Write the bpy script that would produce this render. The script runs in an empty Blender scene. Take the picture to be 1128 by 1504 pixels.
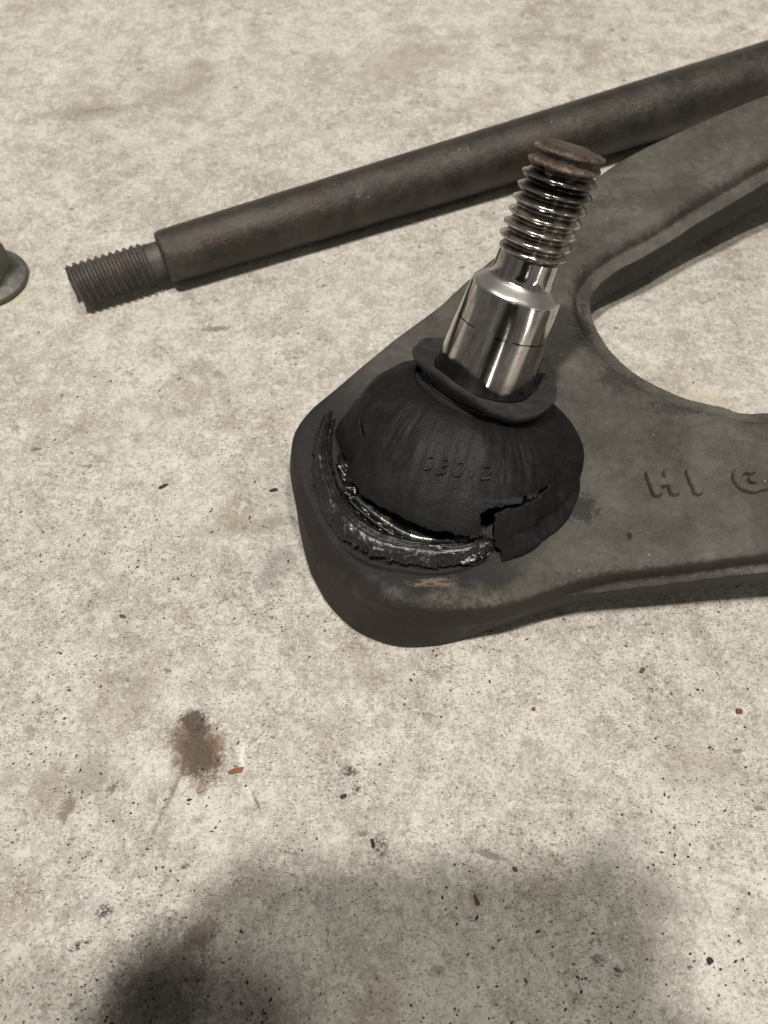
import bpy, bmesh, math, random
import numpy as np
from mathutils import Vector, Matrix, noise as mn
R = math.radians
sc = bpy.context.scene
COL = sc.collection

# ------------------------------------------------------------------ camera
PITCH, CAM_H = 61.0, 0.16
cam = bpy.data.cameras.new('camera')
cam_ob = bpy.data.objects.new('camera', cam)
COL.objects.link(cam_ob)
cam.sensor_fit = 'VERTICAL'
cam.sensor_height = 9.8
cam.lens = 9.8 * 1130.0 / 1504.0
cam.clip_start = 0.002
cam.clip_end = 50.0
cam_ob.location = (0, 0, CAM_H)
cam_ob.rotation_euler = (R(90 - PITCH), 0, 0)
cam.dof.use_dof = True
cam.dof.focus_distance = 0.158
cam.dof.aperture_fstop = cam.lens / 1.1
sc.camera = cam_ob

# ------------------------------------------------------------------ light: an indoor workshop, ceiling tubes
world = bpy.data.worlds.new('World')
sc.world = world
world.use_nodes = True
world.node_tree.nodes['Background'].inputs[0].default_value = (1.0, 0.93, 0.84, 1)
world.node_tree.nodes['Background'].inputs[1].default_value = 0.20

def lamp(name, loc, target, sx, sy, power, col, roll=0.0):
    l = bpy.data.lights.new(name, 'AREA')
    l.shape = 'RECTANGLE'; l.size = sx; l.size_y = sy; l.energy = power; l.color = col
    o = bpy.data.objects.new(name, l); COL.objects.link(o)
    o.location = loc
    d = Vector(target) - Vector(loc)
    o.rotation_euler = d.to_track_quat('-Z', 'Y').to_euler()
    o.rotation_euler.rotate_axis('Z', roll)
    return o
WARM = (1.0, 0.96, 0.895)
lamp('ceiling_lamp_right', (0.46, 0.08, 2.35), (0, .1, 0), 0.13, 0.13, 23, WARM)
lamp('ceiling_lamp_left', (-0.42, -0.12, 2.35), (0, .05, 0), 0.12, 0.12, 49, WARM)
lamp('wall_lamp', (-0.05, -2.6, 0.34), (0, .1, 0.05), 0.045, 0.64, 5.0, (1.0, 0.97, 0.93))
lamp('wall_lamp', (1.75, -1.95, 0.34), (0, .1, 0.05), 0.035, 0.64, 4.2, (1.0, 0.97, 0.93))
sc.view_settings.view_transform = 'Standard'
sc.view_settings.look = 'None'
sc.view_settings.exposure = 0.0
sc.view_settings.gamma = 1.0

# ------------------------------------------------------------------ object helpers
def link(name, me, mat=None, parent=None):
    o = bpy.data.objects.new(name, me); COL.objects.link(o)
    if mat is not None and me is not None: me.materials.append(mat)
    if parent is not None: o.parent = parent
    return o
def tag(o, label=None, cat=None, group=None, kind=None):
    if label: o['label'] = label
    if cat: o['category'] = cat
    if group: o['group'] = group
    if kind: o['kind'] = kind
    return o
def empty(name, loc=(0, 0, 0)):
    o = bpy.data.objects.new(name, None); COL.objects.link(o); o.location = loc
    o.empty_display_size = .01
    return o
def mesh_np(name, V, F, smooth=True):
    me = bpy.data.meshes.new(name)
    V = np.ascontiguousarray(V, dtype=np.float32); F = np.ascontiguousarray(F, dtype=np.int32)
    n = F.shape[1]
    me.vertices.add(len(V)); me.vertices.foreach_set('co', V.ravel())
    me.loops.add(F.size); me.loops.foreach_set('vertex_index', F.ravel())
    me.polygons.add(len(F)); me.polygons.foreach_set('loop_start', np.arange(0, F.size, n, dtype=np.int32))
    me.polygons.foreach_set('loop_total', np.full(len(F), n, dtype=np.int32))
    me.update(calc_edges=True); me.validate()
    me.polygons.foreach_set('use_smooth', np.full(len(me.polygons), smooth, dtype=bool))
    return me
def frame(axis, hint=(1, 0, 0)):
    a = np.array(axis, float); a /= np.linalg.norm(a)
    e1 = np.array(hint, float); e1 -= a * (a @ e1); e1 /= np.linalg.norm(e1)
    return e1, np.cross(a, e1), a
def lathe(name, prof, n=96, rfun=None, cap=True, smooth=True):
    """revolve [(r, z), ...] about local Z; rfun(theta, k, r, z) may change r and z"""
    P = np.array(prof, float); m = len(P)
    th = np.linspace(0, 2 * np.pi, n, endpoint=False)
    rr = np.repeat(P[:, :1], n, 1); zz = np.repeat(P[:, 1:2], n, 1); tt = np.repeat(th[None], m, 0)
    if rfun: rr, zz = rfun(tt, rr, zz)
    V = np.stack([rr * np.cos(tt), rr * np.sin(tt), zz], -1).reshape(-1, 3)
    k = np.arange(m - 1)[:, None] * n; j = np.arange(n)[None]; j2 = (j + 1) % n
    F = np.stack([k + j, k + j2, k + n + j2, k + n + j], -1).reshape(-1, 4)
    return mesh_np(name, V, F, smooth)
def autosmooth(o, ang=35):
    me = o.data
    bm = bmesh.new(); bm.from_mesh(me)
    for e in bm.edges:
        if len(e.link_faces) == 2 and e.calc_face_angle(0) > R(ang): e.smooth = False
    bm.to_mesh(me); bm.free()

_rs = np.random.RandomState(7)
_TAB = _rs.rand(64, 64, 64).astype(np.float32)
def vnoise(x, y, z=0.0):
    """value noise 0..1, arrays in cells"""
    x, y, z = np.broadcast_arrays(np.asarray(x, np.float32), np.asarray(y, np.float32), np.asarray(z, np.float32))
    xi = np.floor(x); yi = np.floor(y); zi = np.floor(z)
    fx = x - xi; fy = y - yi; fz = z - zi
    fx = fx * fx * (3 - 2 * fx); fy = fy * fy * (3 - 2 * fy); fz = fz * fz * (3 - 2 * fz)
    xi = xi.astype(np.int32) & 63; yi = yi.astype(np.int32) & 63; zi = zi.astype(np.int32) & 63
    x1 = (xi + 1) & 63; y1 = (yi + 1) & 63; z1 = (zi + 1) & 63
    T = _TAB
    a = T[xi, yi, zi] * (1 - fx) + T[x1, yi, zi] * fx
    b = T[xi, y1, zi] * (1 - fx) + T[x1, y1, zi] * fx
    c = T[xi, yi, z1] * (1 - fx) + T[x1, yi, z1] * fx
    d = T[xi, y1, z1] * (1 - fx) + T[x1, y1, z1] * fx
    return (a * (1 - fy) + b * fy) * (1 - fz) + (c * (1 - fy) + d * fy) * fz
def fnoise(x, y, z=0.0, oct=3):
    s = 0; w = .5; t = 0
    for i in range(oct):
        s = s + w * vnoise(x * 2 ** i + 11.3 * i, y * 2 ** i + 5.7 * i, z * 2 ** i); t += w; w *= .5
    return s / t

# ------------------------------------------------------------------ material helpers
class NT:
    def __init__(s, name):
        s.m = bpy.data.materials.new(name); s.m.use_nodes = True
        s.t = s.m.node_tree; s.n = s.t.nodes; s.l = s.t.links
        s.bsdf = s.n['Principled BSDF']
        s.co = s.n.new('ShaderNodeTexCoord').outputs['Object']
    def put(s, inp, v):
        if isinstance(v, bpy.types.NodeSocket): s.l.new(v, inp)
        elif v is not None:
            if inp.type == 'RGBA' and not isinstance(v, (int, float)) and len(v) == 3: v = (*v, 1)
            inp.default_value = v
    def math(s, op, a, b=None, c=None, clamp=False):
        n = s.n.new('ShaderNodeMath'); n.operation = op; n.use_clamp = clamp
        for i, v in enumerate((a, b, c)):
            if v is not None: s.put(n.inputs[i], v)
        return n.outputs[0]
    def mapping(s, loc=(0, 0, 0), rot=(0, 0, 0), scale=(1, 1, 1), typ='POINT', vec=None):
        n = s.n.new('ShaderNodeMapping'); n.vector_type = typ
        s.put(n.inputs[0], vec if vec is not None else s.co)
        n.inputs[1].default_value = loc; n.inputs[2].default_value = rot; n.inputs[3].default_value = scale
        return n.outputs[0]
    def noise(s, scale, detail=4, rough=.5, dist=0.0, vec=None, col=False):
        n = s.n.new('ShaderNodeTexNoise')
        s.put(n.inputs['Vector'], vec if vec is not None else s.co)
        n.inputs['Scale'].default_value = scale; n.inputs['Detail'].default_value = detail
        n.inputs['Roughness'].default_value = rough; n.inputs['Distortion'].default_value = dist
        return n.outputs['Color' if col else 'Fac']
    def voronoi(s, scale, vec=None, feature='F1', out='Distance', rnd=1.0):
        n = s.n.new('ShaderNodeTexVoronoi'); n.feature = feature
        s.put(n.inputs['Vector'], vec if vec is not None else s.co)
        n.inputs['Scale'].default_value = scale; n.inputs['Randomness'].default_value = rnd
        return n.outputs[out], n.outputs['Color']
    def ramp(s, fac, stops, mode='LINEAR'):
        n = s.n.new('ShaderNodeValToRGB'); s.put(n.inputs[0], fac)
        n.color_ramp.interpolation = mode
        e = n.color_ramp.elements
        while len(e) < len(stops): e.new(0.5)
        for i, (p, c) in enumerate(stops):
            e[i].position = p
            e[i].color = (c, c, c, 1) if isinstance(c, (int, float)) else (*c, 1)
        return n.outputs[0]
    def mix(s, fac, a, b, mode='MIX'):
        n = s.n.new('ShaderNodeMix'); n.data_type = 'RGBA'; n.blend_type = mode
        s.put(n.inputs[0], fac); s.put(n.inputs[6], a); s.put(n.inputs[7], b)
        return n.outputs[2]
    def smooth(s, v, lo, hi):
        n = s.n.new('ShaderNodeMapRange'); n.interpolation_type = 'SMOOTHSTEP'
        s.put(n.inputs[0], v); s.put(n.inputs[1], lo); s.put(n.inputs[2], hi)
        return n.outputs[0]
    def sep(s, vec=None):
        n = s.n.new('ShaderNodeSeparateXYZ'); s.put(n.inputs[0], vec if vec is not None else s.co)
        return n.outputs
    def length(s, vec):
        n = s.n.new('ShaderNodeVectorMath'); n.operation = 'LENGTH'; s.put(n.inputs[0], vec)
        return n.outputs['Value']
    def vadd(s, a, b, scale=None):
        if scale is not None:
            n = s.n.new('ShaderNodeVectorMath'); n.operation = 'SCALE'; s.put(n.inputs[0], b); n.inputs['Scale'].default_value = scale; b = n.outputs[0]
        n = s.n.new('ShaderNodeVectorMath'); n.operation = 'ADD'; s.put(n.inputs[0], a); s.put(n.inputs[1], b)
        return n.outputs[0]
    def bump(s, h, dist, strength=1.0, normal=None):
        n = s.n.new('ShaderNodeBump'); s.put(n.inputs['Strength'], strength)
        n.inputs['Distance'].default_value = dist; s.put(n.inputs['Height'], h)
        if normal is not None: s.put(n.inputs['Normal'], normal)
        return n.outputs[0]
    def out(s, color=None, rough=None, metal=None, normal=None, spec=None, **kw):
        b = s.bsdf.inputs
        s.put(b['Base Color'], color); s.put(b['Roughness'], rough); s.put(b['Metallic'], metal)
        if normal is not None: s.put(b['Normal'], normal)
        if spec is not None: s.put(b['Specular IOR Level'], spec)
        for k, v in kw.items(): s.put(b[k.replace('_', ' ')], v)
        return s.m

# ---- concrete
def mat_concrete():
    k = NT('stained_concrete')
    p0 = k.mapping(scale=(1000, 1000, 1000))                     # millimetres
    warp = k.noise(.12, 3, .55, vec=p0, col=True)
    p = k.vadd(p0, warp, 5.0)
    big = k.noise(.022, 4, .55, vec=p)
    med = k.noise(.14, 5, .62, vec=p)
    fine = k.noise(.75, 5, .72, vec=p0)
    grain = k.noise(1.9, 3, .62, vec=p0)
    v = k.math('ADD', k.math('MULTIPLY', big, .14), k.math('MULTIPLY', med, .27))
    v = k.math('ADD', v, k.math('MULTIPLY', fine, .32))
    v = k.math('ADD', v, k.math('MULTIPLY', grain, .31))
    col = k.ramp(v, [(.41, (.19, .168, .142)), (.46, (.345, .316, .274)), (.52, (.455, .425, .375)), (.58, (.59, .565, .51))])
    # grey cement bloom and brown tint in patches
    tint = k.smooth(k.noise(.05, 4, .6, vec=k.mapping(loc=(31, 7, 3), vec=p)), .52, .70)
    col = k.mix(k.math('MULTIPLY', tint, .55), col, (.27, .22, .175))
    grey = k.smooth(k.noise(.11, 5, .68, vec=k.mapping(loc=(-60, 17, 9), vec=p)), .55, .72)
    col = k.mix(k.math('MULTIPLY', grey, .55), col, (.25, .24, .215))
    # pale chalky flecks
    fl = k.smooth(k.noise(.75, 4, .74, vec=k.mapping(loc=(9, 77, 0), vec=p0)), .56, .68)
    col = k.mix(k.math('MULTIPLY', fl, .55), col, (.66, .635, .58))
    for (sc_, loc, lo, hi, c, st) in ((.34, (3, 41, 7), .545, .585, (.62, .60, .545), .50), (.17, (55, 1, 3), .55, .59, (.315, .295, .26), .42),
                                      (.60, (15, 71, 2), .56, .595, (.30, .275, .24), .45), (1.15, (5, 11, 32), .615, .65, (.78, .76, .71), .65)):
        cp = k.smooth(k.noise(sc_, 6, .72, vec=k.mapping(loc=loc, vec=p0)), lo, hi)
        col = k.mix(k.math('MULTIPLY', cp, st), col, c)
    # dark pits and ground-in specks, a few sizes, slightly drawn out
    pits = None
    for sc_, lo, hi, st, rot, loc, dens in ((.62, .11, .23, (1.0, 2.0, 1), .7, (3, 5, 0), .55), (.27, .06, .13, (1.0, 1.7, 1), -.5, (40, 8, 0), .42),
                                      (1.25, .14, .30, (1.0, 2.2, 1), .6, (13, 25, 0), .50), (.105, .030, .060, (1, 1.3, 1), .9, (1, 61, 0), .5)):
        w2 = k.vadd(k.mapping(loc=loc, rot=(0, 0, rot), scale=st, vec=p0), k.noise(1.4, 3, .6, vec=p0, col=True), 1.3)
        d, c = k.voronoi(sc_, vec=w2)
        m = k.math('SUBTRACT', 1.0, k.smooth(d, lo, hi))
        on = k.math('GREATER_THAN', k.sep(c)[0], dens)
        m = k.math('MULTIPLY', m, on)
        pits = m if pits is None else k.math('MAXIMUM', pits, m)
    # irregular ground-in grime, clustered
    gm = k.smooth(k.noise(.85, 4, .72, vec=k.mapping(loc=(21, 3, 4), scale=(1, 1.5, 1), rot=(0, 0, .6), vec=p0)), .615, .70)
    gcl = k.smooth(k.noise(.07, 3, .6, vec=k.mapping(loc=(2, 33, 4), vec=p0)), .42, .62)
    col = k.mix(k.math('MULTIPLY', k.math('MULTIPLY', gm, gcl), .8), col, (.10, .082, .066))
    sm = k.smooth(k.noise(.20, 5, .7, vec=k.mapping(loc=(71, 13, 4), vec=p0)), .58, .70)
    col = k.mix(k.math('MULTIPLY', sm, .6), col, (.20, .17, .135))
    patch = k.smooth(k.noise(.04, 2, .5, vec=k.mapping(loc=(5, 90, 2), vec=p0)), .33, .60)
    # the floor near the viewer is more worn and pitted
    near = k.smooth(k.sep(p0)[1], 150.0, 60.0)
    pitsf = k.math('MULTIPLY', pits, k.math('ADD', k.math('MULTIPLY', patch, .40), k.math('MULTIPLY', near, .30)))
    wv, wc = k.voronoi(.060, vec=k.vadd(k.mapping(loc=(17, 3, 0), rot=(0, 0, .25), scale=(1, 2.0, 1), vec=p0), k.noise(.7, 4, .65, vec=p0, col=True), 4.2))
    wm = k.math('MULTIPLY', k.math('SUBTRACT', 1.0, k.smooth(wv, .03, .085)), k.math('GREATER_THAN', k.sep(wc)[0], .25))
    pitsf = k.math('MAXIMUM', pitsf, k.math('MULTIPLY', wm, .75))
    pc = k.ramp(k.noise(.5, 2, vec=p0), [(.40, (.045, .040, .035)), (.62, (.13, .085, .055))])
    col = k.mix(k.math('MULTIPLY', pitsf, .92), col, pc)
    # stains, each with its own place and ragged outline
    ragn = k.noise(.16, 5, .68, vec=p0); ragf = k.noise(.6, 4, .7, vec=p0); ragg = k.noise(1.7, 3, .65, vec=k.mapping(loc=(8, 8, 1), vec=p0))
    rag = k.math('ADD', k.math('ADD', k.math('MULTIPLY', ragn, 1.1), k.math('MULTIPLY', ragf, 1.0)), k.math('MULTIPLY', ragg, 1.1))
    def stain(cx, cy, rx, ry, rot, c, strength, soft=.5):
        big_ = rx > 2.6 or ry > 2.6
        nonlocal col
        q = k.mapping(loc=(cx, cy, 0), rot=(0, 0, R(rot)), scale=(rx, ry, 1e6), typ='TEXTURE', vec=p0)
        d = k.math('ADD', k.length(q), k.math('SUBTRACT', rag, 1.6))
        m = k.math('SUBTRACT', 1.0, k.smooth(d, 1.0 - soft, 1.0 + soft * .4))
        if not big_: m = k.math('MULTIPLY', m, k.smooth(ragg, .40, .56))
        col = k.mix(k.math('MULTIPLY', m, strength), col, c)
    stain(-38.0, 34.0, 5.8, 8.6, 24, (.125, .078, .050), .90, .5)      # brown oil stain
    stain(-37.3, 32.0, 3.4, 5.4, 24, (.075, .056, .043), .75, .7)
    stain(-33.6, 35.0, 1.8, 2.6, 0, (.17, .085, .045), .7, .6)
    stain(-41.0, 37.6, 1.2, 1.0, 0, (.26, .15, .08), .7, .6)
    stain(-39.0, 39.5, 3.6, 2.2, -20, (.075, .055, .042), .85, .5)
    stain(-38.2, 37.0, 2.2, 1.8, 0, (.05, .038, .03), .8, .6)
    stain(-36.2, 26.0, 1.6, 1.6, 0, (.15, .09, .06), .8, .6)
    stain(-39.5, -6.0, 10.0, 9.5, 0, (.070, .050, .038), .55, .6)       # brown stain at the lower edge, overlapping shadow painted in with it
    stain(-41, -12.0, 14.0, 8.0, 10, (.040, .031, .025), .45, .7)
    stain(-33, .8, 3.5, 2.6, 30, (.13, .09, .065), .6, .5)
    stain(-58.5, 29, 4.6, 4.6, 0, (.27, .25, .215), .65, .4)            # grey water spots
    stain(-51.6, 4.6, 1.9, 1.7, 20, (.035, .033, .031), .95, .4)
    stain(-55.2, -1.2, 2.5, .9, 25, (.04, .034, .03), .9, .4)
    stain(-7.0, 29.4, 1.7, 1.3, 0, (.045, .042, .038), .9, .4)
    stain(-5.4, 26.0, 1.0, .9, 0, (.03, .028, .026), .9, .4)
    stain(-.6, 15.6, 1.6, 2.2, 10, (.07, .055, .04), .85, .4)
    stain(38.5, -3.4, 1.6, 1.1, 0, (.05, .042, .036), .85, .4)
    stain(41.6, -5.2, 1.2, 1.0, 0, (.04, .034, .03), .85, .4)
    stain(20, 14, 3.2, .8, -15, (.12, .105, .085), .7, .5)
    stain(-54, 26, 1.8, 1.4, 40, (.09, .065, .05), .8, .4)
    stain(-62, 22.5, 1.6, 3.4, -20, (.13, .09, .07), .7, .5)
    stain(-66, 25, 4.0, 6.0, 0, (.21, .165, .13), .55, .6)
    stain(-30, 85, 11, 2.6, 8, (.21, .165, .125), .50, .7)              # smear left of the arm
    stain(-24.5, 75, 7, 5, 60, (.20, .19, .175), .50, .7)
    stain(-46, 146, 4.5, 1.2, 5, (.10, .075, .055), .65, .6)
    stain(-97, 242, 20, 4.0, 8, (.22, .175, .14), .55, .7)
    stain(-70, 255, 16, 12, 20, (.27, .235, .20), .45, .8)
    stain(5, 268, 20, 14, 20, (.30, .25, .21), .45, .8)
    stain(42, 14, 9, 5, 40, (.17, .16, .145), .55, .8)
    stain(52, 8.0, 8, 5, -40, (.19, .175, .16), .50, .8)
    stain(62, 31, 11, 8, 0, (.33, .29, .25), .45, .8)
    stain(108, 124, 9, 5, 0, (.22, .18, .15), .55, .7)
    stain(82, 122, 8, 5, 0, (.42, .35, .24), .45, .8)
    stain(-104, 157, 6, 4, 20, (.52, .47, .31), .5, .8)
    # scratches and hairlines
    def line(x0, y0, x1, y1, w, c, strength, brk=.45):
        nonlocal col
        cx, cy = (x0 + x1) / 2, (y0 + y1) / 2
        L = math.hypot(x1 - x0, y1 - y0) / 2
        q = k.mapping(loc=(cx, cy, 0), rot=(0, 0, math.atan2(y1 - y0, x1 - x0)), scale=(L * 1.25, w * 1.9, 1e6), typ='TEXTURE',
                      vec=k.vadd(p0, k.noise(.2, 3, .6, vec=p0, col=True), 1.0))
        d = k.math('ADD', k.length(q), k.math('MULTIPLY', ragf, 1.0))
        m = k.math('MULTIPLY', k.math('SUBTRACT', 1.0, k.smooth(d, brk, 1.25)), k.smooth(ragg, .36, .52))
        col = k.mix(k.math('MULTIPLY', m, strength), col, c)
    line(-33, 48.5, -49.8, 2.5, .62, (.13, .10, .08), .8)
    line(-80, 90.6, -67.2, 94.2, .45, (.19, .16, .135), .7)
    line(-29.2, 37.6, -27.0, 27.0, .8, (.78, .75, .69), .85)
    line(-27.9, 29.0, -24.6, 22.4, .9, (.78, .75, .69), .8)
    line(-27.0, 28.2, -22.4, 20.2, .35, (.07, .055, .045), .85)
    line(-22, 15.5, -13, 14.0, .3, (.09, .07, .06), .8)
    line(-105, 240.6, -86, 245.5, .9, (.15, .11, .085), .65)
    line(60, 11.5, 74, 5.5, .5, (.2, .17, .14), .6)
    line(22, -8, 20, 0, .7, (.16, .125, .10), .5)
    h = k.math('ADD', k.math('MULTIPLY', fine, .55), k.math('MULTIPLY', grain, .35))
    h = k.math('SUBTRACT', h, k.math('MULTIPLY', pitsf, .55))
    nb = k.bump(h, .00055, .75)
    nb = k.bump(med, .0010, .3, nb)
    rough = k.ramp(fine, [(.3, .62), (.7, .88)])
    return k.out(col, rough, 0.0, nb, .35)

# ---- dark forged steel with dust
def mat_forged(name, base, rustc, scale=1.0, metal=.35, grease=None, rough=(.42, .62), rust_amt=.5, dust_shade=False, spec=.4):
    k = NT(name)
    p0 = k.mapping(scale=(1000, 1000, 1000))
    big = k.noise(.07 * scale, 5, .6, vec=p0)
    med = k.noise(.45, 5, .68, vec=p0)
    fine = k.noise(2.4, 4, .7, vec=p0)
    v = k.math('ADD', k.math('MULTIPLY', big, .5), k.math('ADD', k.math('MULTIPLY', med, .3), k.math('MULTIPLY', fine, .2)))
    b = np.array(base)
    col = k.ramp(v, [(.36, tuple(b * .48)), (.50, tuple(b)), (.63, tuple(b * 1.6))])
    ru = k.smooth(k.noise(.10, 5, .65, vec=k.mapping(loc=(17, 5, 40), vec=p0)), .47, .70)
    col = k.mix(k.math('MULTIPLY', ru, rust_amt), col, rustc)
    # dust grains and tiny bright nicks
    du = k.smooth(k.noise(3.5, 2, .6, vec=k.mapping(loc=(7, 2, 5), vec=p0)), .62, .74)
    col = k.mix(k.math('MULTIPLY', du, .6), col, tuple(np.clip(b * 3.0, 0, 1)))
    nk, nc = k.voronoi(.35, vec=p0)
    nm = k.math('MULTIPLY', k.math('SUBTRACT', 1.0, k.smooth(nk, .03, .09)), k.math('GREATER_THAN', k.sep(nc)[0], .72))
    col = k.mix(k.math('MULTIPLY', nm, .65), col, (.45, .42, .37))
    rg = k.ramp(med, [(.3, rough[0]), (.7, rough[1])])
    if grease is not None:
        (gx, gy, gr, gs) = grease
        q = k.mapping(loc=(gx, gy, 0), scale=(gr, gr, 1e6), typ='TEXTURE', vec=p0)
        d = k.math('ADD', k.length(q), k.math('MULTIPLY', k.math('SUBTRACT', k.noise(.16, 5, .7, vec=p0), .5), .55))
        m = k.math('SUBTRACT', 1.0, k.smooth(d, .93, 1.10))
        # more grease on the side where the boot is torn
        side = k.smooth(k.math('ADD', k.sep(p0)[0], k.math('MULTIPLY', k.sep(p0)[1], .75)), gx + gy * .75 + 12, gx + gy * .75 - 20)
        m = k.math('MULTIPLY', m, k.math('ADD', .18, k.math('MULTIPLY', side, .82)))
        col = k.mix(k.math('MULTIPLY', m, gs), col, (.017, .016, .017))
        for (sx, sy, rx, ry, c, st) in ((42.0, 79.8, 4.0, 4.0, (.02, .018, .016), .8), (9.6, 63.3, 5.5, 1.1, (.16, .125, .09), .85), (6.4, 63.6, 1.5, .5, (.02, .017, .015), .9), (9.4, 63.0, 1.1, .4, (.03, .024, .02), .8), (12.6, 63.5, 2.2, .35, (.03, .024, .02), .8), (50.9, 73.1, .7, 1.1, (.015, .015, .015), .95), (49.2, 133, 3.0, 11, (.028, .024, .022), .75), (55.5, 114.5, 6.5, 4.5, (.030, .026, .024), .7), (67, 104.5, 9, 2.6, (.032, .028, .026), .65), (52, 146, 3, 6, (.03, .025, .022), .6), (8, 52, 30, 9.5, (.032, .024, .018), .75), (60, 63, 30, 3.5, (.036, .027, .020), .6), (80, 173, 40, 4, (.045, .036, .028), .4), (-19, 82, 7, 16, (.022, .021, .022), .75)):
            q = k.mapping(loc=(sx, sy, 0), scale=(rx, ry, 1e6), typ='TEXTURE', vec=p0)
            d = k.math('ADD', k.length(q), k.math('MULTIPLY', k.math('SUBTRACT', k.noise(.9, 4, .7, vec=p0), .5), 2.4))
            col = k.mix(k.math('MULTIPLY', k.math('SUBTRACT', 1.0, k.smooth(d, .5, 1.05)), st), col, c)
    if dust_shade:
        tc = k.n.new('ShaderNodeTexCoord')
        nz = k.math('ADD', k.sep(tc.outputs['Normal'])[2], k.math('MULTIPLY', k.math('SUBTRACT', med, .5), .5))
        bare_shade = k.math('SUBTRACT', 1.0, k.smooth(nz, .45, .93))
        col = k.mix(k.math('MULTIPLY', bare_shade, .82), col, (.022, .0175, .0135))  # steep walls carry less dust, and their shade is painted into the colour
    h = k.math('ADD', k.math('MULTIPLY', med, .6), k.math('MULTIPLY', fine, .45))
    nb = k.bump(h, .0005, .85)
    nb = k.bump(big, .0012, .35, nb)
    return k.out(col, rg, metal, nb, spec)

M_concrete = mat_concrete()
M_arm = mat_forged('dusty_forged_steel', (.080, .075, .064), (.068, .054, .041), grease=(11.5, 96, 35.5, .95), metal=0.0, rough=(.5, .7), dust_shade=True, spec=.22, rust_amt=.65)
M_rod = mat_forged('dark_scaled_steel', (.060, .053, .045), (.078, .054, .036), 1.4, metal=.6, rough=(.28, .48), rust_amt=.45)
M_rodthread = mat_forged('rusty_thread_steel', (.085, .078, .070), (.15, .105, .07), 2.0, metal=.5, rough=(.35, .55), rust_amt=.6)
M_nut = mat_forged('zinc_grey_steel', (.115, .112, .098), (.15, .13, .11), 1.5, metal=.45, rough=(.40, .55), rust_amt=.4)

def mat_rubber(name, c=.020, dust=.10, rough=(.42, .62), spec=.3, bmp=.0004, spk=.5):
    k = NT(name)
    p0 = k.mapping(scale=(1000, 1000, 1000))
    med = k.noise(.30, 5, .65, vec=p0); fine = k.noise(2.2, 4, .7, vec=p0)
    col = k.ramp(med, [(.35, (c * .6, c * .6, c * .65)), (.65, (c * 1.35, c * 1.33, c * 1.3))])
    sm = k.smooth(k.noise(.13, 5, .7, vec=k.mapping(loc=(3, 9, 1), rot=(0, 0, .9), scale=(1, 2.4, 1), vec=p0)), .52, .74)
    col = k.mix(k.math('MULTIPLY', sm, .6), col, (dust, dust * .95, dust * .88))
    sp = k.smooth(k.noise(2.8, 2, .6, vec=k.mapping(loc=(70, 9, 1), vec=p0)), .70, .80)
    col = k.mix(k.math('MULTIPLY', sp, spk), col, (.16, .15, .13))
    nb = k.bump(k.math('ADD', k.math('MULTIPLY', med, .6), k.math('MULTIPLY', fine, .4)), bmp, .7)
    return k.out(col, k.ramp(fine, [(.3, rough[0]), (.7, rough[1])]), 0.0, nb, spec)
M_rubber = mat_rubber('black_rubber', .0055, .024, (.42, .64), .26)
M_collar = mat_rubber('dusty_rubber', .027, .048, (.5, .7))
M_lip = mat_rubber('greasy_torn_rubber', .012, .040, (.24, .46), .5, .00012, .10)

def mat_grease():
    k = NT('old_grease')
    p0 = k.mapping(scale=(1000, 1000, 1000))
    n = k.noise(.5, 5, .65, vec=p0); f = k.noise(1.6, 4, .7, vec=p0)
    col = k.ramp(n, [(.42, (.004, .0036, .0033)), (.60, (.010, .008, .0065)), (.70, (.05, .04, .03)), (.80, (.22, .19, .15))])
    return k.out(col, k.ramp(f, [(.35, .10), (.65, .32)]), 0.0, k.bump(n, .0005, .6), .6)
M_grease = mat_grease()
def mat_simple(name, c, rough, metal=0.0, bumpd=.0002, sc_=1.5):
    k = NT(name); p0 = k.mapping(scale=(1000, 1000, 1000))
    n = k.noise(sc_, 4, .65, vec=p0); c = np.array(c)
    col = k.ramp(n, [(.3, tuple(c * .6)), (.7, tuple(np.clip(c * 1.35, 0, 1)))])
    return k.out(col, rough, metal, k.bump(n, bumpd, .7))
def mat_ring():
    k = NT('greasy_bright_steel'); p0 = k.mapping(scale=(1000, 1000, 1000))
    n = k.noise(.32, 5, .65, vec=p0); m = k.smooth(n, .36, .50)
    col = k.mix(m, (.34, .32, .285), (.010, .009, .008))
    return k.out(col, k.ramp(n, [(.35, .20), (.6, .42)]), k.math('SUBTRACT', .9, k.math('MULTIPLY', m, .9)), k.bump(n, .0003, .4))
M_ring = mat_ring()

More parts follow.
